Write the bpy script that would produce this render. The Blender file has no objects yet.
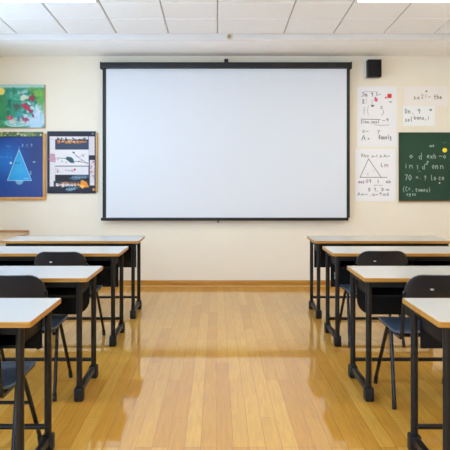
import bpy, bmesh, math, random
import numpy as np
from mathutils import Vector, Matrix

random.seed(7)
S = bpy.context.scene
COL = S.collection
R = math.radians

# ------------------------------------------------------------------ dimensions (metres)
CAM_H = 1.37          # eye height
F_PX = 560.0          # focal length in pixels of a 450 px frame
VPX, VPY = 217.0, 178.0
WALL_Y = 7.10         # front wall
WL, WR, WB = -2.95, 3.35, -2.2
SOF_Y, SOF_Z = 6.27, 2.914
CEIL_Z0, CEIL_SLOPE = 2.99, 0.066     # ceiling height above the soffit face, gentle rise to the rear
PPM = F_PX / WALL_Y

def wx(px): return (px - VPX) / PPM           # plan of the front wall: drawing unit -> metres
def wz(py): return CAM_H + (VPY - py) / PPM
def ceil_z(y): return CEIL_Z0 + CEIL_SLOPE * (SOF_Y - y)

# ------------------------------------------------------------------ materials
def lin(c):
    out = []
    for v in c[:3]:
        v = v / 255.0
        out.append(v / 12.92 if v <= 0.04045 else ((v + 0.055) / 1.055) ** 2.4)
    return tuple(out)

def new_mat(name):
    m = bpy.data.materials.new(name); m.use_nodes = True
    return m, m.node_tree.nodes, m.node_tree.links, m.node_tree.nodes['Principled BSDF']

def plain(name, rgb, rough=0.5, metal=0.0, spec=0.5, noise=0.0, nscale=20.0, bump=0.0, bscale=200.0):
    m, N, L, P = new_mat(name)
    c = lin(rgb)
    P.inputs['Roughness'].default_value = rough
    P.inputs['Metallic'].default_value = metal
    P.inputs['Specular IOR Level'].default_value = spec
    P.inputs['Base Color'].default_value = (*c, 1)
    tc = N.new('ShaderNodeTexCoord')
    if noise:
        nt = N.new('ShaderNodeTexNoise'); nt.inputs['Scale'].default_value = nscale; nt.inputs['Detail'].default_value = 4
        L.new(tc.outputs['Object'], nt.inputs['Vector'])
        cr = N.new('ShaderNodeValToRGB')
        cr.color_ramp.elements[0].position = 0.3; cr.color_ramp.elements[1].position = 0.7
        cr.color_ramp.elements[0].color = (*[v * (1 - noise) for v in c], 1)
        cr.color_ramp.elements[1].color = (*[min(1, v * (1 + noise)) for v in c], 1)
        L.new(nt.outputs['Fac'], cr.inputs['Fac']); L.new(cr.outputs['Color'], P.inputs['Base Color'])
    if bump:
        nb = N.new('ShaderNodeTexNoise'); nb.inputs['Scale'].default_value = bscale; nb.inputs['Detail'].default_value = 3
        L.new(tc.outputs['Object'], nb.inputs['Vector'])
        b = N.new('ShaderNodeBump'); b.inputs['Strength'].default_value = bump; b.inputs['Distance'].default_value = 0.002
        L.new(nb.outputs['Fac'], b.inputs['Height']); L.new(b.outputs['Normal'], P.inputs['Normal'])
    return m

def emit(name, rgb, strength):
    m = bpy.data.materials.new(name); m.use_nodes = True
    N, L = m.node_tree.nodes, m.node_tree.links
    N.clear()
    o = N.new('ShaderNodeOutputMaterial'); e = N.new('ShaderNodeEmission')
    e.inputs['Color'].default_value = (*lin(rgb), 1); e.inputs['Strength'].default_value = strength
    L.new(e.outputs[0], o.inputs[0])
    return m

def wood(name, dark, light, axis='X', rough=0.4, scale=6.0):
    m, N, L, P = new_mat(name)
    tc = N.new('ShaderNodeTexCoord'); mp = N.new('ShaderNodeMapping')
    s = {'X': (1, 14, 14), 'Y': (14, 1, 14), 'Z': (14, 14, 1)}[axis]
    mp.inputs['Scale'].default_value = s
    L.new(tc.outputs['Object'], mp.inputs['Vector'])
    nt = N.new('ShaderNodeTexNoise'); nt.inputs['Scale'].default_value = scale; nt.inputs['Detail'].default_value = 5
    L.new(mp.outputs[0], nt.inputs['Vector'])
    cr = N.new('ShaderNodeValToRGB')
    cr.color_ramp.elements[0].position = 0.32; cr.color_ramp.elements[1].position = 0.68
    cr.color_ramp.elements[0].color = (*lin(dark), 1); cr.color_ramp.elements[1].color = (*lin(light), 1)
    L.new(nt.outputs['Fac'], cr.inputs['Fac']); L.new(cr.outputs['Color'], P.inputs['Base Color'])
    P.inputs['Roughness'].default_value = rough
    return m

def floor_mat():
    m, N, L, P = new_mat('varnished_planks')
    tc = N.new('ShaderNodeTexCoord')
    mp = N.new('ShaderNodeMapping'); mp.inputs['Rotation'].default_value = (0, 0, R(90))
    L.new(tc.outputs['Object'], mp.inputs['Vector'])
    br = N.new('ShaderNodeTexBrick')
    br.inputs['Scale'].default_value = 1.0
    br.inputs['Brick Width'].default_value = 0.95; br.inputs['Row Height'].default_value = 0.083
    br.inputs['Mortar Size'].default_value = 0.0014; br.inputs['Mortar Smooth'].default_value = 0.3
    br.offset = 0.37; br.offset_frequency = 3
    br.inputs['Color1'].default_value = (*lin(FLOOR_A), 1)
    br.inputs['Color2'].default_value = (*lin(FLOOR_B), 1)
    br.inputs['Mortar'].default_value = (*lin(FLOOR_J), 1)
    L.new(mp.outputs[0], br.inputs['Vector'])
    mg = N.new('ShaderNodeMapping'); mg.inputs['Scale'].default_value = (22, 1.6, 1)
    L.new(tc.outputs['Object'], mg.inputs['Vector'])
    nt = N.new('ShaderNodeTexNoise'); nt.inputs['Scale'].default_value = 3.0; nt.inputs['Detail'].default_value = 6
    nt.inputs['Distortion'].default_value = 0.6
    L.new(mg.outputs[0], nt.inputs['Vector'])
    cr = N.new('ShaderNodeValToRGB')
    cr.color_ramp.elements[0].position = 0.3; cr.color_ramp.elements[1].position = 0.7
    cr.color_ramp.elements[0].color = (0.84, 0.82, 0.78, 1); cr.color_ramp.elements[1].color = (1.06, 1.06, 1.06, 1)
    L.new(nt.outputs['Fac'], cr.inputs['Fac'])
    mx = N.new('ShaderNodeMix'); mx.data_type = 'RGBA'; mx.blend_type = 'MULTIPLY'; mx.inputs[0].default_value = 1
    L.new(br.outputs['Color'], mx.inputs[6]); L.new(cr.outputs['Color'], mx.inputs[7])
    L.new(mx.outputs[2], P.inputs['Base Color'])
    P.inputs['Roughness'].default_value = 0.5
    P.inputs['Specular IOR Level'].default_value = 0.2
    P.inputs['Coat Weight'].default_value = 1.0
    P.inputs['Coat IOR'].default_value = 1.62
    nr = N.new('ShaderNodeTexNoise'); nr.inputs['Scale'].default_value = 2.5; nr.inputs['Detail'].default_value = 3
    L.new(tc.outputs['Object'], nr.inputs['Vector'])
    mr = N.new('ShaderNodeMapRange'); mr.inputs['To Min'].default_value = 0.03; mr.inputs['To Max'].default_value = 0.06
    L.new(nr.outputs['Fac'], mr.inputs['Value']); L.new(mr.outputs[0], P.inputs['Coat Roughness'])
    bp = N.new('ShaderNodeBump'); bp.inputs['Strength'].default_value = 0.10; bp.inputs['Distance'].default_value = 0.0015
    L.new(br.outputs['Fac'], bp.inputs['Height']); bp.invert = True
    bw = N.new('ShaderNodeBump'); bw.inputs['Strength'].default_value = 0.05; bw.inputs['Distance'].default_value = 0.003
    mw = N.new('ShaderNodeMapping'); mw.inputs['Scale'].default_value = (12, 2.5, 1)
    L.new(tc.outputs['Object'], mw.inputs['Vector'])
    nw = N.new('ShaderNodeTexNoise'); nw.inputs['Scale'].default_value = 1.5; nw.inputs['Detail'].default_value = 2
    L.new(mw.outputs[0], nw.inputs['Vector'])
    L.new(nw.outputs['Fac'], bw.inputs['Height']); L.new(bp.outputs['Normal'], bw.inputs['Normal'])
    L.new(bw.outputs['Normal'], P.inputs['Coat Normal']); L.new(bp.outputs['Normal'], P.inputs['Normal'])
    return m

def art_mat(name, rough=0.6, spec=0.4):
    m, N, L, P = new_mat(name)
    a = N.new('ShaderNodeAttribute'); a.attribute_name = 'print'
    L.new(a.outputs['Color'], P.inputs['Base Color'])
    P.inputs['Roughness'].default_value = rough; P.inputs['Specular IOR Level'].default_value = spec
    return m

FLOOR_A, FLOOR_B, FLOOR_J = (214, 164, 68), (196, 140, 46), (152, 104, 36)
LAMP = 13.0
SKY = 4.3
EXPOSURE = 0.13

M = {}
M['wall'] = plain('cream_paint', (243, 235, 219), 0.85, spec=0.2, noise=0.015, nscale=3, bump=0.15, bscale=350)
M['white_paint'] = plain('white_paint', (252, 252, 252), 0.9, spec=0.2, noise=0.012, nscale=4)
M['soffit_tone'] = plain('light_grey_dimmed_face', (222, 220, 220), 0.7, spec=0.2, noise=0.012, nscale=6)  # shade put into the colour, dims the brightly lit soffit face
M['tile'] = plain('mineral_ceiling_tile', (248, 249, 251), 0.95, spec=0.1, noise=0.02, nscale=60, bump=0.4, bscale=300)
M['grid'] = plain('ceiling_grid_metal', (205, 200, 198), 0.6)
M['gridgap'] = plain('tile_joint', (186, 181, 178), 0.8)
M['base'] = wood('baseboard_oak', (178, 120, 40), (202, 146, 62), 'X', 0.35, 3)
M['floor'] = floor_mat()
M['shine'] = wood('painted_floor_shine', (222, 182, 116), (236, 200, 140), 'X', 0.3, 3)  # pale colour painted as the shine line at the floor gap
M['lamp_left'] = emit('cool_lamp_diffuser', (228, 241, 255), LAMP)
M['lamp_right'] = emit('warm_lamp_diffuser', (249, 236, 211), LAMP * 1.05)
M['lampframe'] = plain('lamp_frame', (235, 235, 235), 0.5)
M['laminate'] = plain('white_laminate', (192, 192, 191), 0.24, spec=0.5, noise=0.015, nscale=90)
M['edge'] = wood('beech_edge', (160, 110, 36), (190, 138, 60), 'X', 0.4, 5)
M['steel'] = plain('black_powder_coat', (21, 19, 20), 0.38, spec=0.35, noise=0.1, nscale=60)
M['board'] = plain('black_board', (12, 12, 15), 0.6, spec=0.25, noise=0.08, nscale=40)
M['plastic'] = plain('black_foot_plastic', (19, 19, 21), 0.5, spec=0.35, noise=0.08, nscale=60)
M['shell'] = plain('charcoal_chair_plastic', (30, 31, 36), 0.42, spec=0.5, noise=0.08, nscale=30, bump=0.25, bscale=500)
M['seat'] = plain('slate_seat_plastic', (60, 75, 96), 0.36, spec=0.6, noise=0.08, nscale=30, bump=0.25, bscale=500)
M['tube'] = plain('dark_blue_steel_tube', (30, 32, 44), 0.25, metal=0.5, spec=0.6, noise=0.08, nscale=40)
M['pale'] = plain('pale_sticker', (190, 190, 190), 0.5)
M['chrome'] = plain('brushed_hook', (200, 200, 200), 0.3, metal=0.7)
M['screen'] = plain('matte_screen_fabric', (224, 229, 238), 0.9, spec=0.1)
M['black'] = plain('black_screen_case', (24, 26, 32), 0.45, spec=0.4, noise=0.05, nscale=30)
M['grille'] = plain('black_speaker_grille', (17, 17, 19), 0.75, spec=0.3, bump=0.8, bscale=900)
M['grey'] = plain('grey_speaker_case', (232, 228, 222), 0.6)
M['art'] = art_mat('printed_sheet'); M['artgloss'] = art_mat('glossy_print', 0.35)
M['chalk'] = art_mat('chalkboard_slate', 0.55)
M['pine'] = wood('pine_frame', (190, 138, 72), (216, 166, 98), 'Z', 0.45, 5)
M['tabletop'] = wood('tan_tabletop', (186, 150, 108), (204, 172, 132), 'Y', 0.4, 4)
M['tabledark'] = wood('brown_lip', (150, 100, 56), (172, 120, 74), 'X', 0.45, 4)
M['yellow'] = plain('yellow_magnet_plastic', (245, 226, 30), 0.35)
M['red'] = plain('red_magnet_plastic', (214, 42, 48), 0.35)
def glass_mat():
    m = bpy.data.materials.new('window_glass'); m.use_nodes = True
    N, L = m.node_tree.nodes, m.node_tree.links; N.clear()
    o = N.new('ShaderNodeOutputMaterial'); mx = N.new('ShaderNodeMixShader'); tr = N.new('ShaderNodeBsdfTransparent'); gl = N.new('ShaderNodeBsdfGlossy'); fr = N.new('ShaderNodeMath'); lw = N.new('ShaderNodeLayerWeight')
    gl.inputs['Roughness'].default_value = 0.02; fr.operation = 'POWER'; fr.inputs[1].default_value = 5.0; lw.inputs['Blend'].default_value = 0.5
    tr.inputs['Color'].default_value = (.95, .97, .97, 1)
    L.new(lw.outputs['Facing'], fr.inputs[0]); L.new(fr.outputs[0], mx.inputs[0]); L.new(tr.outputs[0], mx.inputs[1]); L.new(gl.outputs[0], mx.inputs[2]); L.new(mx.outputs[0], o.inputs[0])
    return m
M['glass'] = glass_mat()
M['brownwood'] = wood('chalk_ledge', (140, 92, 48), (160, 110, 60), 'X', 0.5, 4)

# ------------------------------------------------------------------ mesh helpers
class MB:
    def __init__(self): self.v, self.f, self.mi = [], [], []
    def add(self, verts, faces, mi=0):
        o = len(self.v); self.v += [tuple(p) for p in verts]
        self.f += [tuple(i + o for i in f) for f in faces]; self.mi += [mi] * len(faces)
        return self
    def box(self, x0, x1, y0, y1, z0, z1, mi=0, b=0.0):
        if b <= 0:
            vs = [(x, y, z) for z in (z0, z1) for y in (y0, y1) for x in (x0, x1)]
            fs = [(0, 2, 3, 1), (4, 5, 7, 6), (0, 1, 5, 4), (2, 6, 7, 3), (0, 4, 6, 2), (1, 3, 7, 5)]
            return self.add(vs, fs, mi)
        bm = bmesh.new(); bmesh.ops.create_cube(bm, size=1)
        for v in bm.verts:
            v.co = ((x0 + x1) / 2 + v.co.x * (x1 - x0), (y0 + y1) / 2 + v.co.y * (y1 - y0), (z0 + z1) / 2 + v.co.z * (z1 - z0))
        bmesh.ops.bevel(bm, geom=bm.edges[:], offset=b, segments=2, affect='EDGES', profile=0.5)
        return self.bm(bm, mi)
    def bm(self, bm, mi=0):
        bm.verts.index_update()
        self.add([v.co.copy() for v in bm.verts], [[v.index for v in f.verts] for f in bm.faces], mi); bm.free(); return self
    def tube(self, pts, r, n=12, mi=0, smooth=0):
        P = [Vector(p) for p in pts]
        if smooth:
            for _ in range(smooth):
                Q = [P[0]]
                for a, b in zip(P[:-1], P[1:]): Q += [a.lerp(b, .25), a.lerp(b, .75)]
                Q.append(P[-1]); P = Q
        T = [((P[min(i + 1, len(P) - 1)] - P[max(i - 1, 0)]).normalized()) for i in range(len(P))]
        up = Vector((0, 0, 1)) if abs(T[0].z) < 0.9 else Vector((1, 0, 0))
        nrm = (up - T[0] * up.dot(T[0])).normalized()
        vs = []
        for i, p in enumerate(P):
            nrm = (nrm - T[i] * nrm.dot(T[i])).normalized(); bi = T[i].cross(nrm)
            for k in range(n):
                a = 2 * math.pi * k / n
                vs.append(p + nrm * (r * math.cos(a)) + bi * (r * math.sin(a)))
        fs = []
        for i in range(len(P) - 1):
            for k in range(n):
                a, b = i * n + k, i * n + (k + 1) % n
                fs.append((a, b, b + n, a + n))
        fs.append(tuple(range(n - 1, -1, -1))); fs.append(tuple((len(P) - 1) * n + k for k in range(n)))
        return self.add(vs, fs, mi)
    def prism(self, outline, y0, y1, mi=0):           # outline in x,z extruded along y
        n = len(outline)
        vs = [(x, y0, z) for x, z in outline] + [(x, y1, z) for x, z in outline]
        fs = [tuple(range(n)), tuple(range(2 * n - 1, n - 1, -1))] + [(i, i + n, (i + 1) % n + n, (i + 1) % n) for i in range(n)]
        return self.add(vs, fs, mi)
    def disc(self, c, r, y0, y1, n=28, mi=0):         # short cylinder, axis y
        return self.prism([(c[0] + r * math.cos(2 * math.pi * k / n), c[1] + r * math.sin(2 * math.pi * k / n)) for k in range(n)], y0, y1, mi)
    def build(self, name, mats, parent=None, angle=35, fix=True):
        me = bpy.data.meshes.new(name)
        me.from_pydata(self.v, [], self.f)
        if not isinstance(mats, (list, tuple)): mats = [mats]
        for m in mats: me.materials.append(m)
        me.polygons.foreach_set('material_index', self.mi)
        if fix:
            bm = bmesh.new(); bm.from_mesh(me); bmesh.ops.recalc_face_normals(bm, faces=bm.faces[:]); bm.to_mesh(me); bm.free()
        me.polygons.foreach_set('use_smooth', [True] * len(me.polygons))
        me.set_sharp_from_angle(angle=R(angle))
        o = bpy.data.objects.new(name, me); COL.objects.link(o)
        if parent: o.parent = parent
        return o

def tag(o, label, cat, group=None):
    o['label'] = label; o['category'] = cat
    if group: o['group'] = group
    return o

def empty(name, loc, rz=0):
    o = bpy.data.objects.new(name, None); COL.objects.link(o); o.location = loc; o.rotation_euler = (0, 0, rz)
    o.empty_display_size = 0.1
    return o

def struct(o):
    o['kind'] = 'structure'; return o

def centre(o):                                        # put a mesh object's origin at its own middle
    me = o.data; c = sum((v.co for v in me.vertices), Vector()) / len(me.vertices)
    me.transform(Matrix.Translation(-c)); o.location = o.location + c
    return o

def copy_tree(o, parent=None):
    c = o.copy(); COL.objects.link(c)
    if parent: c.parent = parent
    for ch in [x for x in bpy.data.objects if x.parent == o]: copy_tree(ch, c)
    return c

# ------------------------------------------------------------------ the room
T = 0.12
struct(MB().box(WL - T, WR + T, WB - T, WALL_Y + T, -0.1, 0.0).build('floor', M['floor']))
struct(MB().box(WL - T, WR + T, WALL_Y, WALL_Y + T, 0, 3.6).build('wall_front', M['wall']))
def pierced(name, u0, u1, holes, z0, z1, box):        # a wall along u with rectangular openings between z0 and z1
    mb = MB(); H = 3.8
    box(mb, u0, u1, 0, z0); box(mb, u0, u1, z1, H)
    cur = u0
    for a, b in holes:
        box(mb, cur, a, z0, z1); cur = b
    box(mb, cur, u1, z0, z1)
    return struct(mb.build(name, M['wall']))
WZ0, WZ1 = 0.82, 2.85
left_holes = [(-1.9, 0.1), (0.5, 2.2), (2.5, 4.2), (4.5, 5.9)]  # openings for unseen windows, added to brighten ceiling and front wall
rear_holes = [(-2.6, 0.4)]
pierced('wall_left', WB, WALL_Y, left_holes, WZ0, WZ1, lambda m, a, b, c, d: m.box(WL - T, WL, a, b, c, d))
pierced('wall_rear', WL - T, WR + T, rear_holes, WZ0, WZ1, lambda m, a, b, c, d: m.box(a, b, WB - T, WB, c, d))
struct(MB().box(WR, WR + T, WB, WALL_Y, 0, 3.8).build('wall_right', M['wall']))
def window(n, a, b, left):  # added out of view to supply daylight
    P = (lambda m, u0, u1, v0, v1, z0, z1: m.box(WL - v1, WL - v0, u0, u1, z0, z1)) if left else (lambda m, u0, u1, v0, v1, z0, z1: m.box(u0, u1, WB - v1, WB - v0, z0, z1))
    w = .05; m = MB()
    P(m, a, b, .03, .09, WZ0, WZ0 + w); P(m, a, b, .03, .09, WZ1 - w, WZ1)
    for u0, u1 in ((a, a + w), (b - w, b), ((a + b) / 2 - w / 2, (a + b) / 2 + w / 2)): P(m, u0, u1, .03, .09, WZ0 + w, WZ1 - w)
    o = struct(m.build('window_%d' % n, M['lampframe']))
    g = MB()
    for u0, u1 in ((a + w, (a + b) / 2 - w / 2), ((a + b) / 2 + w / 2, b - w)): P(g, u0, u1, .055, .061, WZ0 + w, WZ1 - w)
    g.build('pane', M['glass'], o)
for i, (a, b) in enumerate(left_holes): window(i + 1, a, b, True)
for i, (a, b) in enumerate(rear_holes): window(i + 5, a, b, False)
def baseboard(name, x0, x1, y0, y1):
    struct(MB().box(x0, x1, y0, y1, 0, 0.075, b=0.004).build(name, M['base']))
baseboard('baseboard_front', WL, WR, WALL_Y - 0.018, WALL_Y)
struct(MB().box(WL, WR, WALL_Y - 0.030, WALL_Y - 0.018, 0, 0.010, b=.003).build('shine_strip', M['shine']))  # thin strip standing in for the shine where baseboard meets floor
baseboard('baseboard_left', WL, WL + 0.018, WB, WALL_Y - 0.018)
baseboard('baseboard_right', WR - 0.018, WR, WB, WALL_Y - 0.018)
struct(MB().box(WL, WR, SOF_Y + .012, WALL_Y, SOF_Z, 3.3, b=0.004).build('trim_1', M['white_paint']))
struct(MB().box(WL, WR, SOF_Y, SOF_Y + .012, SOF_Z - .001, 3.3, b=0.003).build('soffit_dim_strip', M['soffit_tone']))  # thin grey strip added to tone down the lit soffit face

cols = [-2.80, -2.24, -1.674, -1.125, -0.543, 0.006, 0.75, 1.305, 1.866, 2.43, 2.99]
rows = [SOF_Y, 5.79, 5.34]
while rows[-1] > WB: rows.append(rows[-1] - 0.45)
def cz(x, y, dz=0): return (x, y, ceil_z(y) + dz)
ce = MB()
xa, xb, ya, yb = WL - T, WR + T, WB - T, WALL_Y
ce.add([cz(xa, ya, .004), cz(xb, ya, .004), cz(xb, yb, .004), cz(xa, yb, .004),
        cz(xa, ya, .1), cz(xb, ya, .1), cz(xb, yb, .1), cz(xa, yb, .1)],
       [(0, 1, 2, 3), (4, 7, 6, 5), (0, 4, 5, 1), (1, 5, 6, 2), (2, 6, 7, 3), (3, 7, 4, 0)], 0)
g = 0.006
xs = [WL] + cols + [WR]; ys = rows
for i in range(len(xs) - 1):                          # each lay-in tile drops a little below its grid
    for j in range(len(ys) - 1):
        x0, x1, y1, y0 = xs[i] + g, xs[i + 1] - g, ys[j] - g, max(ys[j + 1] + g, WB)
        e = 0.006
        lo = [cz(x0 + e, y0 + e, -.006), cz(x1 - e, y0 + e, -.006), cz(x1 - e, y1 - e, -.006), cz(x0 + e, y1 - e, -.006)]
        hi = [cz(x0, y0, .006), cz(x1, y0, .006), cz(x1, y1, .006), cz(x0, y1, .006)]
        ce.add(lo + hi, [(0, 3, 2, 1), (0, 1, 5, 4), (1, 2, 6, 5), (2, 3, 7, 6), (3, 0, 4, 7)], 1)
struct(ce.build('ceiling', [M['gridgap'], M['tile']], fix=False))

lamp_rows = [(5.34, 4.89), (3.54, 3.09), (1.74, 1.29), (-0.06, -0.51)]
sides = {'left': (-2.24, -1.125), 'right': (1.305, 2.43)}
order = ['over the front rows, nearest the screen', 'over the third row of desks', 'above the camera, over the fourth row', 'at the rear of the room']
for k, (y1, y0) in enumerate(lamp_rows):
    for s, (x0, x1) in sides.items():
        t = empty('ceiling_light', (0, 0, 0))
        zc = ceil_z((y0 + y1) / 2)
        t.location = ((x0 + x1) / 2, (y0 + y1) / 2, zc)
        tag(t, 'recessed white ceiling light panel on the %s, %s' % (s, order[k]), 'ceiling light', 'recessed ceiling light panels')
        hx, hy = (x1 - x0) / 2 - .008, (y1 - y0) / 2 - .008
        sl = -CEIL_SLOPE
        def q(x, y, z): return (x, y, y * sl + z)
        fr = MB(); w = .02
        for (a0, a1, b0, b1) in ((-hx, hx, -hy, -hy + w), (-hx, hx, hy - w, hy), (-hx, -hx + w, -hy + w, hy - w), (hx - w, hx, -hy + w, hy - w)):
            vs = [q(x, y, z) for z in (-.016, -.0065) for y in (b0, b1) for x in (a0, a1)]
            fr.add(vs, [(0, 2, 3, 1), (4, 5, 7, 6), (0, 1, 5, 4), (2, 6, 7, 3), (0, 4, 6, 2), (1, 3, 7, 5)])
        fr.build('frame', M['lampframe'], t)
        a, b = hx - w - .001, hy - w - .001
        vs = [q(x, y, z) for z in (-.012, -.0075) for y in (-b, b) for x in (-a, a)]
        MB().add(vs, [(0, 2, 3, 1), (4, 5, 7, 6), (0, 1, 5, 4), (2, 6, 7, 3), (0, 4, 6, 2), (1, 3, 7, 5)]).build('diffuser', M['lamp_' + s], t)

# small sensor on the face of the soffit
t = empty('ceiling_sensor', (0.135, SOF_Y - 0.001, 2.949))
tag(t, 'tiny beige sensor on the white soffit above the projection screen', 'sensor')
MB().disc((0, 0), 0.026, -0.018, 0, 20).build('housing', plain('beige_sensor', (196, 180, 150), 0.5), t)
MB().disc((0, 0), 0.012, -0.030, -0.018, 16).build('lens', plain('amber_lens', (170, 130, 80), 0.3), t)

# ------------------------------------------------------------------ projection screen
SY = WALL_Y - 0.085
k = SY / F_PX
def sx(px): return (px - VPX) * k
def sz(py): return CAM_H + (VPY - py) * k
t = empty('projection_screen', (sx(226.5), SY, sz(220.5)))
tag(t, 'wide white pull-down projection screen with black borders on the cream front wall', 'projection screen')
ox, oz = t.location.x, t.location.z
def SX(p): return sx(p) - ox
def SZ(p): return sz(p) - oz
MB().box(SX(101.2), SX(350.6), -0.045, 0.05, SZ(68.8), SZ(62.8), b=0.008).build('housing', M['black'], t)
for a, b in ((100.6, 102), (349.8, 351.2)):
    MB().box(SX(a), SX(b), -0.05, 0.055, SZ(69.2), SZ(62.4), b=0.006).build('end_cap', M['black'], t)
fab = MB().box(SX(106.2), SX(346.6), -0.002, 0.002, SZ(217.8), SZ(68.8)).build('fabric', M['screen'], t)
MB().box(SX(102.6), SX(106.2), -0.003, 0.003, SZ(217.8), SZ(68.8)).build('side_border', M['black'], t)
MB().box(SX(346.6), SX(349.8), -0.003, 0.003, SZ(217.8), SZ(68.8)).build('side_border', M['black'], t)
MB().box(SX(101), SX(348.5), -0.014, 0.014, SZ(220.6), SZ(217.6), b=0.006).build('bottom_bar', M['black'], t)
for a in (101.5, 350.5):
    MB().box(SX(a) - .02, SX(a) + .02, 0.05, 0.0849, SZ(67), SZ(61.5), b=0.004).build('wall_bracket', M['black'], t)
MB().box(SX(224.2), SX(228.2), -0.03, 0.0849, SZ(62.9), SZ(59.2), b=0.005).build('wall_bracket', M['black'], t)
MB().tube([(SX(218), 0, SZ(220.4)), (SX(218), -.004, SZ(221.2)), (SX(217), -.006, SZ(222.3)), (SX(219), -.006, SZ(222.3)), (SX(218.2), -.002, SZ(220.6))], .004, 8, smooth=1).build('pull_loop', M['black'], t)

# ------------------------------------------------------------------ loudspeaker
t = empty('wall_speaker', (wx(371.4), WALL_Y, wz(70.4)))
tag(t, 'small black loudspeaker mounted high on the wall, right of the screen', 'speaker')
hw, hh = 0.088, 0.110
MB().box(-.097, .07, -.062, -.001, -hh - .004, hh + .004, b=.006).build('back_case', M['grey'], t)
o = MB().box(-hw + .004, hw, -.15, -.05, -hh, hh, b=.008).build('cabinet', M['black'], t)
MB().box(-hw + .012, hw - .008, -.156, -.148, -hh + .01, hh - .01, b=.004).build('grille', M['grille'], o)
MB().box(-.05, .05, -.09, -.001, hh + .006, hh + .022, b=.003).build('bracket', M['grey'], t)

# ------------------------------------------------------------------ wall art: a small painter for printed / hand-drawn surfaces
G = {  # hand-written strokes on a 1 x 1 cell, y up
 '0': [[(.5,1),(.15,.7),(.15,.3),(.5,0),(.85,.3),(.85,.7),(.5,1)]], '1': [[(.3,.75),(.55,1),(.55,0)]],
 '2': [[(.15,.75),(.5,1),(.8,.7),(.15,0),(.85,0)]], '3': [[(.15,.95),(.7,.9),(.4,.55),(.8,.3),(.45,0),(.15,.1)]],
 '5': [[(.8,1),(.25,1),(.2,.55),(.7,.5),(.75,.15),(.2,0)]], '6': [[(.7,1),(.25,.5),(.25,.1),(.7,.1),(.7,.45),(.25,.4)]],
 '7': [[(.15,1),(.85,1),(.4,0)]], '8': [[(.5,.55),(.2,.8),(.5,1),(.8,.8),(.2,.2),(.5,0),(.8,.2),(.5,.55)]],
 '9': [[(.75,.6),(.3,.6),(.3,.95),(.75,.95),(.75,.5),(.6,0)]],
 'a': [[(.8,.6),(.3,.6),(.15,.2),(.5,0),(.8,.3),(.8,.6),(.85,0)]], 'b': [[(.2,1),(.2,0),(.7,.05),(.75,.5),(.2,.5)]],
 'c': [[(.8,.55),(.4,.65),(.15,.3),(.4,0),(.8,.1)]], 'd': [[(.8,1),(.8,0),(.3,.05),(.2,.45),(.8,.5)]],
 'e': [[(.15,.35),(.8,.4),(.55,.65),(.2,.4),(.3,.05),(.8,.1)]], 'f': [[(.8,.95),(.5,.95),(.4,0)],[(.15,.55),(.7,.55)]],
 'g': [[(.75,.6),(.25,.6),(.25,.2),(.75,.25),(.75,.6),(.7,-.3),(.2,-.25)]], 'h': [[(.2,1),(.2,0)],[(.2,.5),(.6,.6),(.75,.4),(.75,0)]],
 'i': [[(.5,.6),(.5,0)],[(.5,.85),(.5,.9)]], 'k': [[(.2,1),(.2,0)],[(.75,.6),(.2,.3),(.8,0)]], 'l': [[(.45,1),(.45,.1),(.7,0)]],
 'm': [[(.1,0),(.1,.6),(.3,.6),(.45,.4),(.45,0)],[(.45,.4),(.7,.6),(.9,.4),(.9,0)]], 'n': [[(.2,0),(.2,.6)],[(.2,.45),(.6,.62),(.8,.4),(.8,0)]],
 'o': [[(.5,.65),(.15,.35),(.5,0),(.85,.35),(.5,.65)]], 'p': [[(.2,-.3),(.2,.6),(.75,.55),(.7,.1),(.2,.1)]],
 'r': [[(.25,0),(.25,.6)],[(.25,.4),(.75,.62)]], 's': [[(.8,.6),(.3,.6),(.3,.38),(.75,.25),(.65,0),(.15,.02)]],
 't': [[(.45,1),(.45,.05),(.75,0)],[(.15,.65),(.8,.65)]], 'u': [[(.2,.6),(.25,.05),(.75,.05),(.8,.6),(.85,0)]],
 'x': [[(.15,.65),(.85,0)],[(.85,.65),(.15,0)]], 'y': [[(.2,.6),(.5,.15)],[(.85,.65),(.3,-.3)]], 'z': [[(.2,.6),(.8,.6),(.2,0),(.8,0)]],
 'A': [[(.1,0),(.5,1),(.9,0)],[(.25,.4),(.75,.4)]], 'B': [[(.2,0),(.2,1),(.7,.85),(.25,.55),(.8,.3),(.2,0)]],
 'C': [[(.85,.85),(.5,1),(.15,.5),(.5,0),(.85,.15)]], 'D': [[(.2,0),(.2,1),(.8,.7),(.75,.2),(.2,0)]], 'J': [[(.3,1),(.8,1),(.6,.1),(.2,.05)]],
 'L': [[(.25,1),(.25,0),(.85,.05)]], 'R': [[(.2,0),(.2,1),(.75,.8),(.25,.5),(.85,0)]], 'S': [[(.85,.9),(.4,1),(.25,.65),(.75,.4),(.6,0),(.15,.1)]],
 '(': [[(.7,1.1),(.35,.5),(.7,-.1)]], ')': [[(.3,1.1),(.65,.5),(.3,-.1)]], '=': [[(.15,.55),(.85,.55)],[(.15,.25),(.85,.25)]],
 '-': [[(.1,.4),(.9,.4)]], '+': [[(.1,.4),(.9,.4)],[(.5,.75),(.5,.05)]], '.': [[(.5,.02),(.52,.06)]], ',': [[(.5,.08),(.4,-.2)]],
 '?': [[(.2,.8),(.55,1),(.75,.75),(.5,.45),(.5,.3)],[(.5,.02),(.5,.05)]], '!': [[(.5,1),(.5,.35)],[(.5,.02),(.5,.06)]], '~': [[(.1,.3),(.35,.5),(.6,.3),(.9,.5)]],
}
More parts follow.
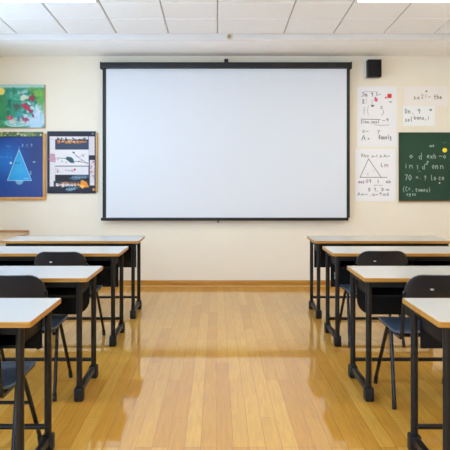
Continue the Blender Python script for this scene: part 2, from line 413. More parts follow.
class Art:
    def __init__(self, x0, y0, x1, y1, base, s=3.6):
        self.b = (x0, y0, x1, y1)
        self.nx, self.ny = int((x1 - x0) * s) + 1, int((y1 - y0) * s) + 1
        self.X, self.Y = np.meshgrid(np.linspace(x0, x1, self.nx), np.linspace(y0, y1, self.ny))
        self.s = s
        self.c = np.zeros((self.ny, self.nx, 3)); self.c[:] = base
        self.rng = np.random.default_rng(int(abs(x0) * 7 + y0 * 13))
    def put(self, m, col, a=1.0):
        m = (np.clip(m, 0, 1) * a)[..., None]
        self.c = self.c * (1 - m) + np.array(col[:3], float) * m
    def rect(self, x0, y0, x1, y1, col, a=1, soft=.25):
        d = np.maximum(np.maximum(x0 - self.X, self.X - x1), np.maximum(y0 - self.Y, self.Y - y1))
        self.put(.5 - d / (2 * soft), col, a)
    def ell(self, cx, cy, rx, ry, col, a=1, soft=.3, ang=0, wob=0):
        c, s_ = math.cos(R(ang)), math.sin(R(ang))
        u = ((self.X - cx) * c + (self.Y - cy) * s_) / rx; v = (-(self.X - cx) * s_ + (self.Y - cy) * c) / ry
        r = np.hypot(u, v)
        if wob:
            th = np.arctan2(v, u); p = self.rng.uniform(0, 6.28, 3)
            r = r / (1 + wob * (np.sin(3 * th + p[0]) * .5 + np.sin(5 * th + p[1]) * .35 + np.sin(9 * th + p[2]) * .25))
        self.put(.5 + (1 - r) * min(rx, ry) / (2 * soft), col, a)
    def poly(self, pts, col, a=1, soft=.3):             # convex, either winding
        n = len(pts); ar = sum(pts[i][0] * pts[(i + 1) % n][1] - pts[(i + 1) % n][0] * pts[i][1] for i in range(n))
        sg = 1 if ar > 0 else -1
        d = None
        for i in range(n):
            (ax, ay), (bx, by) = pts[i], pts[(i + 1) % n]
            L = math.hypot(bx - ax, by - ay)
            e = -sg * ((bx - ax) * (self.Y - ay) - (by - ay) * (self.X - ax)) / L
            d = e if d is None else np.maximum(d, e)
        self.put(.5 - d / (2 * soft), col, a)
    def line(self, pts, w, col, a=1, soft=.22):
        m = np.zeros_like(self.X)
        for (ax, ay), (bx, by) in zip(pts[:-1], pts[1:]):
            pad = w + 1
            L2 = max((bx - ax) ** 2 + (by - ay) ** 2, 1e-9)
            t = np.clip(((self.X - ax) * (bx - ax) + (self.Y - ay) * (by - ay)) / L2, 0, 1)
            d = np.hypot(self.X - ax - t * (bx - ax), self.Y - ay - t * (by - ay))
            m = np.maximum(m, np.clip(.5 - (d - w / 2) / (2 * soft), 0, 1))
        self.put(m, col, a)
    def text(self, s, x0, x1, ybase, h, col, w=.55, a=1, jit=.25):
        n = len(s); cw = (x1 - x0) / n
        for i, ch in enumerate(s):
            j = self.rng.uniform(-jit, jit)
            for st in G.get(ch, []):
                self.line([(x0 + (i + .05 + .88 * p) * cw, ybase + j - q * h) for p, q in st], w * .8, col, a)
    def blot(self, n, box, cols, r=(1, 3), a=.8):
        for _ in range(n):
            c = cols[self.rng.integers(len(cols))]
            self.ell(self.rng.uniform(box[0], box[2]), self.rng.uniform(box[1], box[3]), self.rng.uniform(*r), self.rng.uniform(*r), c, a, .5, self.rng.uniform(0, 180), .35)
    def sheet(self, name, mat, depth, parent=None, rim=None, y=None, origin=None):
        x0, y0, x1, y1 = self.b
        yy = WALL_Y - depth if y is None else y
        ox, oy, oz_ = origin if origin else ((wx((x0 + x1) / 2), WALL_Y, wz((y0 + y1) / 2)))
        nx, ny = self.nx, self.ny
        V = np.zeros((nx * ny, 3)); V[:, 0] = wx(self.X.ravel()) - ox; V[:, 1] = yy - oy; V[:, 2] = wz(self.Y.ravel()) - oz_
        idx = np.arange(nx * ny).reshape(ny, nx)
        F = np.stack([idx[:-1, :-1], idx[1:, :-1], idx[1:, 1:], idx[:-1, 1:]], -1).reshape(-1, 4)
        verts = V.tolist(); faces = F.tolist()
        c = self.c.reshape(-1, 3); cols = c.copy()
        b = len(verts); by = 0.001 if y is None else yy + depth - oy
        for (px, py) in ((x0, y0), (x1, y0), (x1, y1), (x0, y1)): verts.append([wx(px) - ox, by, wz(py) - oz_])
        rimc = np.array(rim if rim is not None else c[0])
        cols = np.vstack([cols, np.tile(rimc, (4, 1))])
        loop = [idx[0, :].tolist(), idx[:, -1].tolist(), idx[-1, ::-1].tolist(), idx[::-1, 0].tolist()]
        for i, lp in enumerate(loop):
            faces.append(lp[:] + [b + (i + 1) % 4, b + i])
        faces.append([b, b + 1, b + 2, b + 3])
        me = bpy.data.meshes.new(name); me.from_pydata(verts, [], faces); me.materials.append(mat)
        at = me.color_attributes.new('print', 'FLOAT_COLOR', 'POINT')
        L = cols / 255.0
        L = np.where(L <= .04045, L / 12.92, ((L + .055) / 1.055) ** 2.4)
        at.data.foreach_set('color', np.hstack([L, np.ones((len(L), 1))]).astype(np.float32).ravel())
        o = bpy.data.objects.new(name, me); COL.objects.link(o)
        if parent: o.parent = parent
        else: o.location = (ox, oy, oz_)
        return o

def frame_ring(name, x0, y0, x1, y1, wl, depth, mat, parent, sides='LRTB'):
    ox, oz_ = parent.location.x, parent.location.z
    mb = MB(); a, b, c, d = wx(x0) - ox, wx(x1) - ox, wz(y1) - oz_, wz(y0) - oz_
    w = wl / PPM
    if 'B' in sides: mb.box(a, b, -depth, .001, c, c + w, b=.002)
    if 'T' in sides: mb.box(a, b, -depth, .001, d - w, d, b=.002)
    if 'L' in sides: mb.box(a, a + w, -depth, .001, c + w, d - w, b=.002)
    if 'R' in sides: mb.box(b - w, b, -depth, .001, c + w, d - w, b=.002)
    return mb.build(name, mat, parent)

# --- abstract green painting
def wall_root(name, x0, y0, x1, y1):
    return empty(name, (wx((x0 + x1) / 2), WALL_Y, wz((y0 + y1) / 2)))
A = Art(-12, 85, 45, 127.8, (58, 150, 128))
A.rect(-12, 85, 45, 88, (190, 222, 222), .9, .8)
A.ell(36, 117, 12, 15, (178, 214, 238), 1, 2.5, 20, .2); A.ell(37, 112, 5, 8, (208, 226, 244), .8, 2, 10, .3)
A.ell(22, 97, 10, 6, (168, 216, 222), .95, 2, 0, .3)
A.ell(13, 104, 9, 9, (44, 150, 120), .9, 2, 30, .3)
A.ell(38, 95, 8, 7, (112, 176, 70), .95, 2, 20, .3)
A.ell(42, 104, 3, 8, (96, 168, 84), .9, 1.5, 0, .3)
A.ell(0, 108, 9, 14, (62, 146, 88), .9, 3, 10, .3)
A.ell(3, 120, 9, 8, (40, 140, 90), .9, 3, 0, .3)
A.blot(40, (8, 90, 34, 118), [(30, 130, 110), (52, 160, 128), (24, 104, 98), (90, 190, 180), (20, 120, 82)], (.8, 2.8), .75)
A.blot(12, (28, 90, 42, 100), [(70, 150, 60), (140, 190, 80), (50, 130, 70)], (.8, 2.2), .7)
A.blot(20, (28, 104, 42, 124), [(226, 238, 248), (150, 196, 226), (190, 216, 236)], (.8, 2.4), .5)
A.blot(14, (-12, 96, 8, 126), [(40, 120, 80), (90, 170, 110), (60, 150, 140)], (1, 3), .5)
A.ell(24.5, 98, 3.6, 2.6, (220, 226, 200), .95, .6, -20, .3)
A.ell(32.5, 98.5, 3.0, 3.2, (150, 46, 66), .95, .6, 20, .35)
A.ell(27, 107.5, 5.6, 2.4, (190, 40, 72), .95, .5, 38, .3)
A.ell(31, 111, 2.8, 1.6, (160, 34, 72), .9, .5, 30, .3)
A.ell(33.4, 115.8, 1.1, 2.2, (120, 60, 100), .9, .4, -20)
A.ell(17, 107, 2.8, 3.2, (96, 74, 78), .8, .8, 0, .4)
A.ell(10, 102, 1.6, 2.6, (20, 92, 104), .85, .5, 0, .3)
A.ell(36, 103, 1.4, 2.6, (30, 110, 120), .8, .5, 20, .3)
A.ell(29.6, 103.6, 2.2, 1.2, (214, 232, 240), .9, .4, 40)
A.ell(17, 122.5, 11.5, 4.6, (150, 210, 220), .85, .8, 0, .1)
A.ell(20, 115.5, 4, 3, (60, 160, 176), .9, .6, 10, .3)
A.ell(11, 118.5, 3.4, 2.4, (196, 74, 96), .95, .5, 20, .35)
A.ell(13, 121.8, 2.8, 2.2, (214, 206, 200), .95, .5, 0, .3)
A.ell(25.6, 120, 3, 2.6, (160, 56, 90), .9, .5, 10, .4)
A.ell(24, 122.5, 2.4, 1.4, (220, 200, 206), .9, .4, 0, .3)
A.ell(19, 120, 1.3, 3, (60, 70, 90), .7, .5, 10, .3)
A.line([(6, 123), (9, 125.8), (15, 126.6), (22, 126.2), (28, 124.5)], .5, (226, 240, 240), .9)
A.ell(2, 91.5, 3.4, 3.7, (246, 222, 120), 1, .5)
A.blot(10, (6, 116, 30, 126), [(230, 236, 236), (90, 170, 180), (170, 60, 90)], (.3, .9), .9)
t = wall_root('painting', -12, 85, 45, 127.8)
tag(t, 'unframed abstract green and red painting, upper one on the left wall section', 'painting', None)
A.sheet('canvas', M['artgloss'], .022, t, (200, 196, 180), origin=tuple(t.location))
frame_ring('frame', -12.6, 84.4, 45.6, 128.4, .6, .018, M['pine'], t, 'RB')

# --- blue geometry board
A = Art(-4, 132, 43.5, 197, (18, 58, 140))
A.ell(12, 168, 22, 30, (18, 92, 186), .6, 12)
A.ell(6, 160, 12, 13, (20, 130, 222), .7, 8)
A.ell(36, 152, 10, 20, (26, 40, 98), .6, 8)
A.ell(30, 190, 18, 8, (26, 52, 128), .5, 5)
A.rect(-4, 132, 43.5, 136.6, (80, 104, 66))
A.blot(60, (-4, 132.2, 43, 136.2), [(150, 170, 90), (40, 70, 50), (200, 200, 130), (90, 130, 70), (170, 120, 70), (220, 224, 190)], (.4, 1.1), .9)
A.rect(-4, 136.6, 43.5, 137.6, (20, 30, 56), .8)
A.ell(19.8, 180.5, 4, 4.2, (130, 196, 226), .85, .4)
A.poly([(19.5, 149.5), (7.8, 180.5), (32, 180.5)], (36, 160, 232), 1)
A.poly([(19.5, 152), (12, 174), (26, 174)], (60, 180, 232), .6, 2)
A.line([(19.5, 149.5), (7.8, 180.5), (32, 180.5), (19.5, 149.5)], .55, (190, 228, 240))
A.line([(19.5, 146.5), (19.5, 149.5)], .4, (150, 200, 230))
A.text('D.1.9', 22, 33, 147, 3, (190, 215, 235), .4)
A.text('a-.n.o.-', 1, 16.5, 158, 2, (130, 190, 230), .35, .8)
A.text('es', 15, 21, 164, 2.4, (30, 80, 150), .45)
A.ell(11.3, 163, 1.3, 1.2, (200, 220, 230), 1); A.ell(34.5, 162, 1.5, .7, (190, 205, 225), .8); A.rect(30.2, 171, 31.8, 175, (150, 190, 220), .7)
A.line([(7, 145.8), (8, 147.4), (9.6, 147.4), (10.6, 145.8), (7, 145.8)], .4, (110, 170, 220), .8)
A.text('~=', 24, 29, 179.3, 2, (200, 230, 245), .4)
t = wall_root('geometry_board', -4, 132, 43.5, 197)
tag(t, 'pine-framed blue board with a light blue triangle, below the green painting', 'poster', None)
A.sheet('panel', M['artgloss'], .016, t, (30, 50, 90), origin=tuple(t.location))
frame_ring('frame', -7, 130.6, 46.4, 200, 3, .028, M['pine'], t, 'LRB')

# --- dark collage board
A = Art(47.6, 131.4, 96, 193.4, (36, 40, 58))
W_ = (226, 222, 226)
A.rect(50, 136.5, 56, 186.5, W_); A.rect(50, 136.5, 88.5, 139.5, W_)
A.rect(55.5, 139.5, 88.4, 149.6, (60, 72, 98)); A.rect(89, 136.5, 95, 155.3, (222, 214, 222)); A.rect(90, 160, 94.8, 185.5, (220, 210, 218))
A.text('BRAnDonS', 57, 87, 142, 4, (70, 60, 60), 1.0); A.text('3~os=an-', 57.5, 87, 143, 2.4, (240, 150, 50), 1.1); A.blot(16, (58, 138.5, 87, 141.5), [(226, 222, 226), (60, 60, 80), (190, 190, 200)], (.3, .9), .9)
A.blot(10, (58, 141, 86, 143), [(250, 190, 90), (220, 110, 40)], (.5, 1.2), .9)
A.rect(55.5, 149.6, 89, 165.8, (232, 230, 234)); A.rect(56, 166.4, 88.8, 174.8, (228, 226, 232))
A.line([(55.5, 166.2), (89, 166.2)], .5, (90, 90, 110))
A.line([(57, 158), (66, 158.5), (74, 161), (88, 163)], .45, (90, 90, 110))
A.line([(73, 152), (78, 157), (84, 161), (88, 164)], .4, (80, 100, 120)); A.line([(78, 157.5), (86, 154)], .3, (150, 150, 160))
A.ell(70.5, 159.8, 4.6, 2.3, (52, 84, 96), 1, .4, 32, .15); A.ell(74, 152.6, 1, .7, (60, 70, 80))
A.blot(10, (58, 153, 88, 164), [(170, 70, 80), (90, 110, 140), (60, 60, 70)], (.3, .6), .8)
A.text('b.', 57, 62, 172.5, 4, (170, 60, 100), .5); A.text('-~ar', 65, 77, 171.5, 2.6, (150, 90, 110), .45); A.ell(75, 169.3, .9, .9, (220, 60, 60))
A.ell(52.5, 158, 3, 3.6, (190, 130, 160), .7, .6, 0, .3); A.line([(49.6, 155), (55, 154.5), (55.6, 162), (50, 161)], .5, (170, 90, 120))
A.rect(55.5, 175, 88.6, 181, (30, 34, 48)); A.ell(79, 177.4, 9.5, 2.2, (84, 116, 140), .9, .5, -6, .2); A.text('~ao~o', 72, 87, 178.2, 2, (150, 180, 196), .5)
A.rect(54, 181, 84, 186.5, (60, 60, 74)); A.text('a~dcaoo~', 56, 80, 186.2, 3.6, (230, 226, 226), 1.2); A.blot(18, (56, 182, 80, 187), [(230, 226, 226), (40, 40, 56), (190, 120, 60)], (.4, 1.1), .9); A.text('~e~e~e', 60, 80, 184, 2.6, (190, 120, 60), .7)
A.ell(84, 184.5, 4.4, 3.8, (232, 150, 50), 1, .5, 10, .3); A.ell(82.5, 186.4, 2, 1.4, (248, 196, 110), 1, .4, 0, .3)
A.ell(72, 188.8, 6, 1.6, (96, 140, 168), .9, .5, -12, .3); A.text('oaoe', 66, 76, 190, 2, (180, 205, 220), .5)
A.blot(12, (90.5, 161, 94.5, 184), [(200, 90, 110), (150, 120, 150), (240, 236, 240)], (.4, 1), .8)
A.ell(94, 189.5, 1.4, 1.4, (220, 150, 70)); A.ell(93, 133.8, 1.2, .9, (110, 130, 150))
A.blot(14, (50, 137, 54, 186), [(206, 196, 210), (240, 238, 240), (190, 150, 180)], (.4, 1), .6)
t = wall_root('collage_board', 47.6, 131.4, 96, 193.4)
tag(t, 'dark navy board with pasted white sheets and orange scraps, left of the screen', 'poster', None)
A.sheet('panel', M['art'], .016, t, (36, 40, 58), origin=tuple(t.location))
frame_ring('frame', 47, 130.8, 97.8, 193.9, 1.8, .02, M['pine'], t, 'R')

# --- paper sheets
INK = (72, 70, 84)
A = Art(357, 86.6, 397, 146.8, (242, 242, 247))
A.text('Jm', 361, 367.5, 96.4, 4, INK, .55); A.text('9', 370.5, 373.5, 96.5, 3.6, INK, .55); A.text('L-', 376, 381, 95.5, 3, INK, .5)
A.line([(364, 91.6), (374, 91.8), (378, 92.4)], .3, (150, 140, 150)); A.text('8', 361.5, 365, 103.6, 4.4, INK, .5)
A.ell(376, 100, 1.8, 1.5, (226, 84, 150), 1, .4, 0, .3); A.ell(375.4, 98, .9, .9, (170, 70, 130)); A.ell(385.8, 97.7, 1, .9, (216, 100, 110))
A.ell(372.4, 105.8, 1.5, 1, (70, 90, 70), 1, .3, 0, .2); A.ell(390.4, 102, 1.2, .5, (110, 120, 150))
A.line([(372, 100), (372, 104)], .35, (160, 150, 130))
A.text('f(', 362.5, 369.5, 114.5, 8, (130, 150, 176), .5, .8); A.line([(366.5, 94), (366.5, 104)], .3, (180, 180, 190))
A.text('2', 380, 383, 109, 2.6, INK, .5); A.line([(383, 110), (383.5, 113), (381.5, 115.5)], .45, (130, 130, 150))
A.line([(361, 119.2), (380, 119.6)], .45, INK); A.text('Sino,snol', 360.6, 379.5, 123.2, 3, INK, .5); A.text('-9', 382, 389, 121.8, 3, INK, .5)
A.line([(374, 124.8), (381, 125.4), (389, 125)], .35, (120, 120, 140))
A.text('z~', 361.6, 369, 132.5, 3, (80, 118, 130), .5); A.text('A', 361, 366, 140, 5, (70, 110, 124), .65); A.ell(368.3, 138.8, .7, .7, (70, 100, 110))
A.text('y', 376.5, 380.5, 132.6, 4, (80, 100, 120), .55); A.text('Banolg', 378.5, 391.5, 139.2, 4, INK, .6)
o = A.sheet('paper_sheet', M['art'], .004, None, (220, 220, 224))
tag(o, 'white handwritten poster paper with red magnet, beside the right screen border, upper sheet', 'paper', 'handwritten paper sheets on the front wall')
t = MB().box(-.026, .026, -.010, 0, -.026, .026, b=.003).build('red_magnet', M['red']); t.location = (wx(389.3), WALL_Y - .0030, wz(96))
tag(t, 'small red square magnet on the tall white handwritten sheet', 'magnet')

A = Art(355.3, 148.6, 395.6, 201, (242, 242, 247))
A.text('Rhs', 361, 369, 157, 3, INK, .45); A.text('.n-1.b', 369.5, 382, 157.4, 2.4, INK, .45); A.text('A-', 383, 390, 157, 2.6, INK, .5)
A.line([(368.5, 158.8), (360, 177.3)], .5, (80, 84, 96)); A.line([(368.5, 158.8), (381, 177.3)], .5, (80, 84, 96)); A.line([(360, 177.3), (387, 177.4)], .5, (80, 84, 96))
A.text('L', 380.5, 383, 167, 3.6, (130, 50, 90), .6); A.text('m', 384, 388.5, 166.6, 4, (130, 60, 90), .6)
A.text('?', 366.5, 369, 175.4, 2.4, (170, 150, 130), .4); A.ell(374, 171, .6, .5, (220, 170, 150))
A.text('ooz', 358, 364.4, 183.2, 3, (110, 70, 110), .6); A.text('09', 365.5, 371.5, 183, 3.2, (110, 70, 110), .55); A.text('1', 376.6, 379.5, 183.2, 3, INK, .45); A.text('ab', 385.5, 391, 183, 2.8, (90, 80, 110), .55)
A.text('--', 373, 383, 186, 2, INK, .4); A.text('8', 367.5, 371, 191, 3.4, INK, .45); A.text('9,', 373.6, 378.5, 191, 3.4, INK, .45); A.text('3=', 380, 390, 190.8, 3, INK, .45)
A.text('A=~.a~9a6', 357, 389.5, 195.6, 3, INK, .42)
o = A.sheet('paper_sheet', M['art'], .004, None, (220, 220, 224))
tag(o, 'white poster paper with a hand-drawn triangle, left of the green chalkboard', 'paper', 'handwritten paper sheets on the front wall')

A = Art(404, 86.4, 448, 106.4, (244, 238, 234))
A.text('he', 413.5, 420, 99.4, 3.4, (100, 88, 90), .5); A.text('2!-', 420.5, 431, 98.4, 4, (120, 106, 106), .45); A.text('the', 433.5, 442, 99, 4, (80, 70, 76), .6)
A.ell(426.4, 91.3, .8, .7, (60, 50, 56))
o = A.sheet('paper_sheet', M['art'], .004, None, (224, 214, 204))
tag(o, 'wide cream paper with one handwritten line, topmost sheet above the chalkboard', 'paper', 'handwritten paper sheets on the front wall')
A = Art(402.6, 106.2, 434.6, 125.8, (244, 246, 247))
A.text('Dn', 404.5, 410.5, 113.4, 4.4, INK, .55); A.text(',', 411.5, 414, 113.4, 3, INK, .5); A.text('9', 416.5, 421, 113.4, 4.4, INK, .55); A.ell(430.5, 110, 1.2, 1, (100, 110, 120))
A.text('so(', 404.5, 412.5, 121.4, 4, INK, .55); A.text('bans,i', 413.5, 429.5, 119.4, 3.4, INK, .55)
o = A.sheet('paper_sheet', M['art'], .007, None, (220, 220, 222))
tag(o, 'small white sheet with two handwritten lines, overlapping the cream paper from below', 'paper', 'handwritten paper sheets on the front wall')

# --- green chalkboard
A = Art(399, 133, 449.2, 201, (30, 66, 48))
A.ell(420, 150, 22, 20, (36, 76, 56), .5, 10); A.ell(432, 185, 20, 14, (26, 62, 46), .5, 8); A.ell(410, 178, 9, 14, (34, 74, 56), .4, 6)
CH = (214, 222, 214)
A.text('ms', 429, 434, 146.8, 2.4, CH, .55); A.line([(442.5, 143), (445.5, 142.8)], .4, (120, 150, 130))
A.text('o', 408.4, 413, 158.2, 4.6, CH, .6); A.text('d', 417.6, 422, 159, 6, CH, .6); A.text('exh', 426, 436, 158.4, 4.6, CH, .6); A.text('-o', 438, 446, 158.2, 4.6, CH, .6)
A.text('in', 403, 413, 168.2, 5, CH, .55); A.text('1', 415.5, 418.5, 169, 4, CH, .5); A.text('d', 421, 425, 169, 5, CH, .55); A.ell(427.2, 161.8, .8, .8, CH); A.text('x', 424.6, 427.6, 165, 2.4, CH, .5)
A.text('on', 431, 438, 169, 5.6, CH, .6); A.text('n', 439, 443.6, 168.6, 5, CH, .55); A.line([(417.5, 171.6), (420, 171.4)], .35, (150, 170, 150))
A.text('70', 404, 411.4, 180, 5, CH, .6); A.text('=.', 415, 421.5, 179, 3.4, CH, .55); A.text('?', 423, 426.4, 180.2, 4.6, CH, .6); A.text('lo', 429.5, 436, 180, 5, CH, .6); A.text('co', 437.6, 444, 180, 4.6, CH, .6); A.ell(439, 183, .8, .7, CH)
A.text('(C', 401.6, 407.4, 191.4, 4.6, CH, .5); A.text('s', 407.6, 410, 190, 3, CH, .5); A.text(',', 411, 413.6, 191, 3, CH, .5); A.text('tomes)', 414.6, 430.4, 191.6, 3.6, CH, .55)
A.text('og', 405.6, 410.6, 195.4, 3, CH, .5); A.text('es', 411.4, 415.6, 195.2, 2.6, CH, .5)
t = wall_root('chalkboard', 399, 133, 449.2, 201)
tag(t, 'green chalkboard covered in white chalk writing, right of the paper sheets', 'chalkboard')
A.sheet('board', M['chalk'], .018, t, (24, 50, 38), origin=tuple(t.location))
frame_ring('frame', 398.6, 132.5, 449.7, 201, .6, .022, plain('dark_green_rim', (30, 48, 38), .5), t, 'LRT')
frame_ring('chalk_ledge', 398.4, 199, 449.8, 201.6, .9, .030, M['brownwood'], t, 'B')
t = MB().disc((0, 0), .028, -.012, 0, 28).build('yellow_magnet', M['yellow']); t.location = (wx(444), WALL_Y - .0170, wz(150.3))
tag(t, 'round yellow magnet on the green chalkboard', 'magnet')

# ------------------------------------------------------------------ desks
DW, DD, DH = 1.34, 0.48, 0.76
def rrect(x0, x1, y0, y1, r, n=5):
    out = []
    for cx, cy, a0 in ((x1 - r, y1 - r, 0), (x0 + r, y1 - r, 90), (x0 + r, y0 + r, 180), (x1 - r, y0 + r, 270)):
        for i in range(n + 1):
            a = R(a0 + 90 * i / n); out.append((cx + r * math.cos(a), cy + r * math.sin(a)))
    return out
def make_desk(xc, yc, label, bottom, corner, hook=0, inset=.058):
    t = empty('classroom_desk', (xc, yc, 0))
    tag(t, label, 'desk', 'two-seat classroom desks')
    hx, hy, th = DW / 2, DD / 2, .023
    ib = .003
    outl = rrect(-hx + ib, hx - ib, -hy + ib, hy - ib, .010)
    n = len(outl)
    top = MB().add([(x, y, DH - th) for x, y in outl] + [(x, y, DH) for x, y in outl],
                   [tuple(range(n - 1, -1, -1)), tuple(range(n, 2 * n))] + [(i, (i + 1) % n, (i + 1) % n + n, i + n) for i in range(n)])
    top = top.build('table_top', M['laminate'], t)
    o1 = rrect(-hx, hx, -hy, hy, .013)
    zs = (DH - th - .001, DH - .0015)
    vs = [(x, y, z) for z in zs for x, y in o1] + [(x, y, z) for z in (zs[0], DH + .0002) for x, y in outl]
    fs = []
    for i in range(n):
        j = (i + 1) % n
        fs += [(i, j, n + j, n + i), (n + i, n + j, 3 * n + j, 3 * n + i), (3 * n + i, 3 * n + j, 2 * n + j, 2 * n + i), (2 * n + i, 2 * n + j, j, i)]
    MB().add(vs, fs).build('edge_band', M['edge'], top)['label'] = 'light wooden edge band around the white top'
    zt = DH - th
    fx, fy = hx - inset, hy - .040
    fr = MB()
    for s in (-1, 1):
        fr.box(-fx, fx, s * fy - .012, s * fy + .012, zt - .04, zt - .001, b=.002)
        fr.box(s * fx - .012, s * fx + .012, -fy + .012, fy - .012, zt - .04, zt - .001, b=.002)
    fr.build('top_frame', M['board'], t)
    for s in (-1, 1):
        for u in (-1, 1):
            MB().tube([(s * fx, u * fy, .05), (s * fx, u * fy, zt - .003)], .018, 16).build('leg', M['steel'], t)
        rail = MB().box(s * fx - .017, s * fx + .017, -fy + .02, fy - .02, .045, .083, b=.005).build('foot_rail', M['steel'], t)
        for u in (-1, 1):
            MB().box(s * fx - .028, s * fx + .028, u * fy - .032, u * fy + .032, 0, .086, b=.010).build('foot_cap', M['plastic'], rail)
    MB().tube([(-fx + .01, fy - .005, .125), (fx - .01, fy - .005, .125)], .0135, 12).build('stretcher', M['steel'], t)
    px = fx - .022
    if corner:
        oc = [(-px, zt - .03), (-px, bottom + corner)]
        oc += [(-px + corner - corner * math.cos(R(a)), bottom + corner - corner * math.sin(R(a))) for a in range(15, 91, 15)]
        oc += [(px - corner + corner * math.sin(R(a)), bottom + corner - corner * math.cos(R(a))) for a in range(0, 91, 15)]
        oc += [(px, zt - .03)]
    else:
        oc = [(-px, zt - .03), (-px, bottom), (px, bottom), (px, zt - .03)]
    MB().prism(oc, fy - .035, fy - .020).build('modesty_panel', M['board'], t)
    tr = MB()
    tr.box(-px, px, -fy + .045, fy - .036, .625, .637, b=.002)
    tr.box(-px, -px + .012, -fy + .045, fy - .036, .637, zt - .04, b=.002); tr.box(px - .012, px, -fy + .045, fy - .036, .637, zt - .04, b=.002)
    tr.box(-.006, .006, -fy + .045, fy - .036, .637, zt - .04, b=.002)
    tr.build('book_tray', M['board'], t)
    if hook:
        x = hook * (fx - .06)
        MB().tube([(x, fy - .036, .53), (x, fy - .07, .525), (x, fy - .08, .50), (x, fy - .06, .485), (x, fy - .045, .50)], .012, 10, smooth=2).build('bag_hook', M['chrome'], t)
    return t

LX, RX = -.79 - DW / 2, .94 + DW / 2
desks = [
 (LX + .03, 5.66, 'white-topped two-seat desk of the left column, nearest the projection screen', .44, 0, 0),
 (LX, 4.77, 'white-topped two-seat desk of the left column, second from the projection screen', .41, 0, 1),
 (LX, 3.65, 'white-topped two-seat desk of the left column, third from the projection screen', .44, .10, 0),
 (LX, 2.61, 'white-topped two-seat desk of the left column, farthest from the screen, in the near corner', .525, 0, 0),
 (RX + .005, 5.66, 'white-topped two-seat desk of the right column, nearest the projection screen', .44, 0, 0, .045),
 (RX, 4.77, 'white-topped two-seat desk of the right column, second from the projection screen', .41, 0, -1, .042),
 (RX - .04, 3.65, 'white-topped two-seat desk of the right column, third from the projection screen', .44, .10, 0, .034),
 (RX, 2.61, 'white-topped two-seat desk of the right column, farthest from the screen, in the near corner', .525, 0, 0, .05)]
for d in desks: make_desk(*d)

# ------------------------------------------------------------------ chairs
def panel(w, h, r, nu=14, nv=14):
    pts = []; vv = []
    for i in range(nv + 1):
        s = -1 + 2 * i / nv
        vv.append(math.sin(s * math.pi / 2) * h / 2)
    fs = []
    for y in vv:
        d = max(0, abs(y) - (h / 2 - r)); hw = w / 2 - r + math.sqrt(max(0, r * r - d * d))
        for k in range(nu + 1): pts.append(((-1 + 2 * k / nu) * hw, y))
    for i in range(nv):
        for k in range(nu):
            a = i * (nu + 1) + k; fs.append((a, a + 1, a + nu + 2, a + nu + 1))
    return pts, fs

def shell(name, pts3, fs, mat, parent, thick, off=0):
    o = MB().add(pts3, fs).build(name, mat, parent, fix=False, angle=60)
    m = o.modifiers.new('solid', 'SOLIDIFY'); m.thickness = thick; m.offset = off
    b = o.modifiers.new('round', 'BEVEL'); b.width = thick * .35; b.segments = 2; b.limit_method = 'ANGLE'; b.angle_limit = R(50)
    return o

def make_chair():
    t = empty('school_chair', (0, 0, 0))
    pts, fs = panel(.45, .45, .075)
    P3 = []
    for x, y in pts:
        yy = y + .315
        f = y / .225
        z = .447 - .010 * (1 - (x / .225) ** 2) * (1 - f * f) - .028 * max(0, (f - .62) / .38) ** 2 + .012 * max(0, (-f - .6) / .4) ** 2
        P3.append((x, yy, z))
    shell('seat', P3, fs, M['seat'], t, .014)
    pts, fs = panel(.405, .255, .085)
    P3 = []
    for x, z in pts:
        zz = z + .675; x *= 1.02 - .05 * (z / .1275)
        lean = .055 * (.80 - zz) / .25
        P3.append((x, .004 + lean - .030 * (1 - (x / .2025) ** 2), zz))
    b = shell('backrest', P3, [f[::-1] for f in fs], M['shell'], t, .014)
    n = 20
    MB().prism([(-.065 + .010 * math.cos(6.2832 * k / n), .722 + .005 * math.sin(6.2832 * k / n)) for k in range(n)], -.020, -.0125).build('maker_sticker', M['pale'], b)['label'] = 'small pale sticker'
    for s in (-1, 1):
        x = s * .2
        MB().tube([(x, .50, .425), (x, .30, .425), (x, .12, .425), (x, .075, .43), (x, .065, .50), (x, .045, .62), (x, .027, .70)], .0115, 12, smooth=2).build('side_frame', M['tube'], t)
        for foot, ap in ((.15, .27), (.56, .34)):
            l = MB().tube([(s * .205, ap, .42), (s * .207, ap + (foot - ap) * .12, .385), (s * .220, foot, .022)], .0115, 12, smooth=1).build('leg', M['tube'], t)
            MB().tube([(s * .2192, foot - (foot - ap) * .06, .045), (s * .220, foot, .0)], .0135, 12).build('rubber_foot', M['plastic'], l)
    for y in (.16, .44):
        MB().tube([(-.195, y, .422), (.195, y, .422)], .010, 10).build('seat_bar', M['tube'], t)
    return t
chair = make_chair()
spots = [
 (-1.215, 4.33, -1, 'black plastic chair behind the second left desk from the screen', 0),
 (-1.215, 3.285, 1, 'black plastic chair behind the third left desk from the screen', 0),
 (-1.130, 2.33, 0, 'black plastic chair in the near left corner, at the nearest left desk', 1),
 (1.295, 4.38, 1, 'black plastic chair behind the second right desk from the screen', 0),
 (1.275, 3.16, -1, 'black plastic chair behind the third right desk from the screen', 0)]
objs = [chair] + [copy_tree(chair) for _ in spots[1:]]
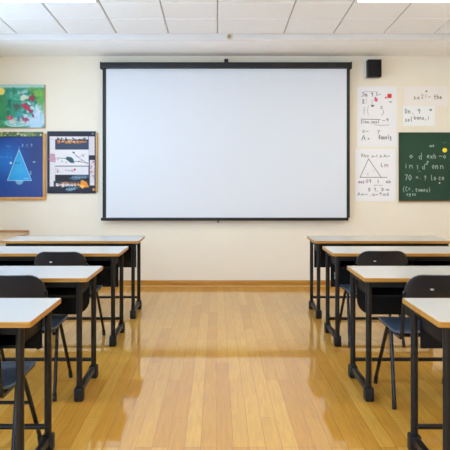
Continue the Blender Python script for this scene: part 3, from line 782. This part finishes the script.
for o, (x, y, a, lab, bar) in zip(objs, spots):
    o.location = (x, y, 0); o.rotation_euler.z = R(a)
    if o is objs[4]: o.scale = (1.03, 1.03, 1.03)       # this chair is a size larger
    tag(o, lab, 'chair', 'black school chairs')
    if bar:
        MB().tube([(-.209, .425, .265), (.209, .425, .265)], .009, 10).build('crossbar', M['tube'], o)

# ------------------------------------------------------------------ side table against the left wall
t = empty('side_table', (-2.545, 6.06, 0))
tag(t, 'brown wooden side table against the left wall, behind the front left desk', 'table')
hx, hy, H = .365, .45, .742
top = MB().box(-hx, hx, -hy, hy, H - .03, H, b=.004).build('table_top', M['tabletop'], t)
MB().box(-hx, hx, hy - .02, hy, H, H + .022, b=.004).build('back_lip', M['tabledark'], top)
for sxx in (-1, 1):
    for syy in (-1, 1):
        MB().box(sxx * (hx - .05) - .022, sxx * (hx - .05) + .022, syy * (hy - .06) - .022, syy * (hy - .06) + .022, 0, H - .03, b=.004).build('leg', M['steel'], t)
ap = MB()
for s in (-1, 1):
    ap.box(-hx + .05, hx - .05, s * (hy - .06) - .01, s * (hy - .06) + .01, H - .1, H - .031, b=.002)
ap.build('apron', M['steel'], t)

# ------------------------------------------------------------------ world, camera, view
w = bpy.data.worlds.new('world'); S.world = w; w.use_nodes = True
w.node_tree.nodes['Background'].inputs['Color'].default_value = (.68, .92, 1.22, 1)
w.node_tree.nodes['Background'].inputs['Strength'].default_value = SKY
cam = bpy.data.cameras.new('camera'); co = bpy.data.objects.new('camera', cam); COL.objects.link(co)
co.location = (0, 0, CAM_H); co.rotation_euler = (R(90), 0, 0)
cam.sensor_width = 36; cam.lens = F_PX / 450 * 36
cam.shift_x = (225 - VPX) / 450; cam.shift_y = -(225 - VPY) / 450
cam.clip_start = .05
S.camera = co
S.view_settings.view_transform = 'Standard'; S.view_settings.look = 'None'
S.view_settings.gamma = 1; S.view_settings.use_curve_mapping = False
S.view_settings.exposure = EXPOSURE
S.cycles.max_bounces = 10; S.cycles.diffuse_bounces = 6; S.cycles.glossy_bounces = 4
S.cycles.use_denoising = True
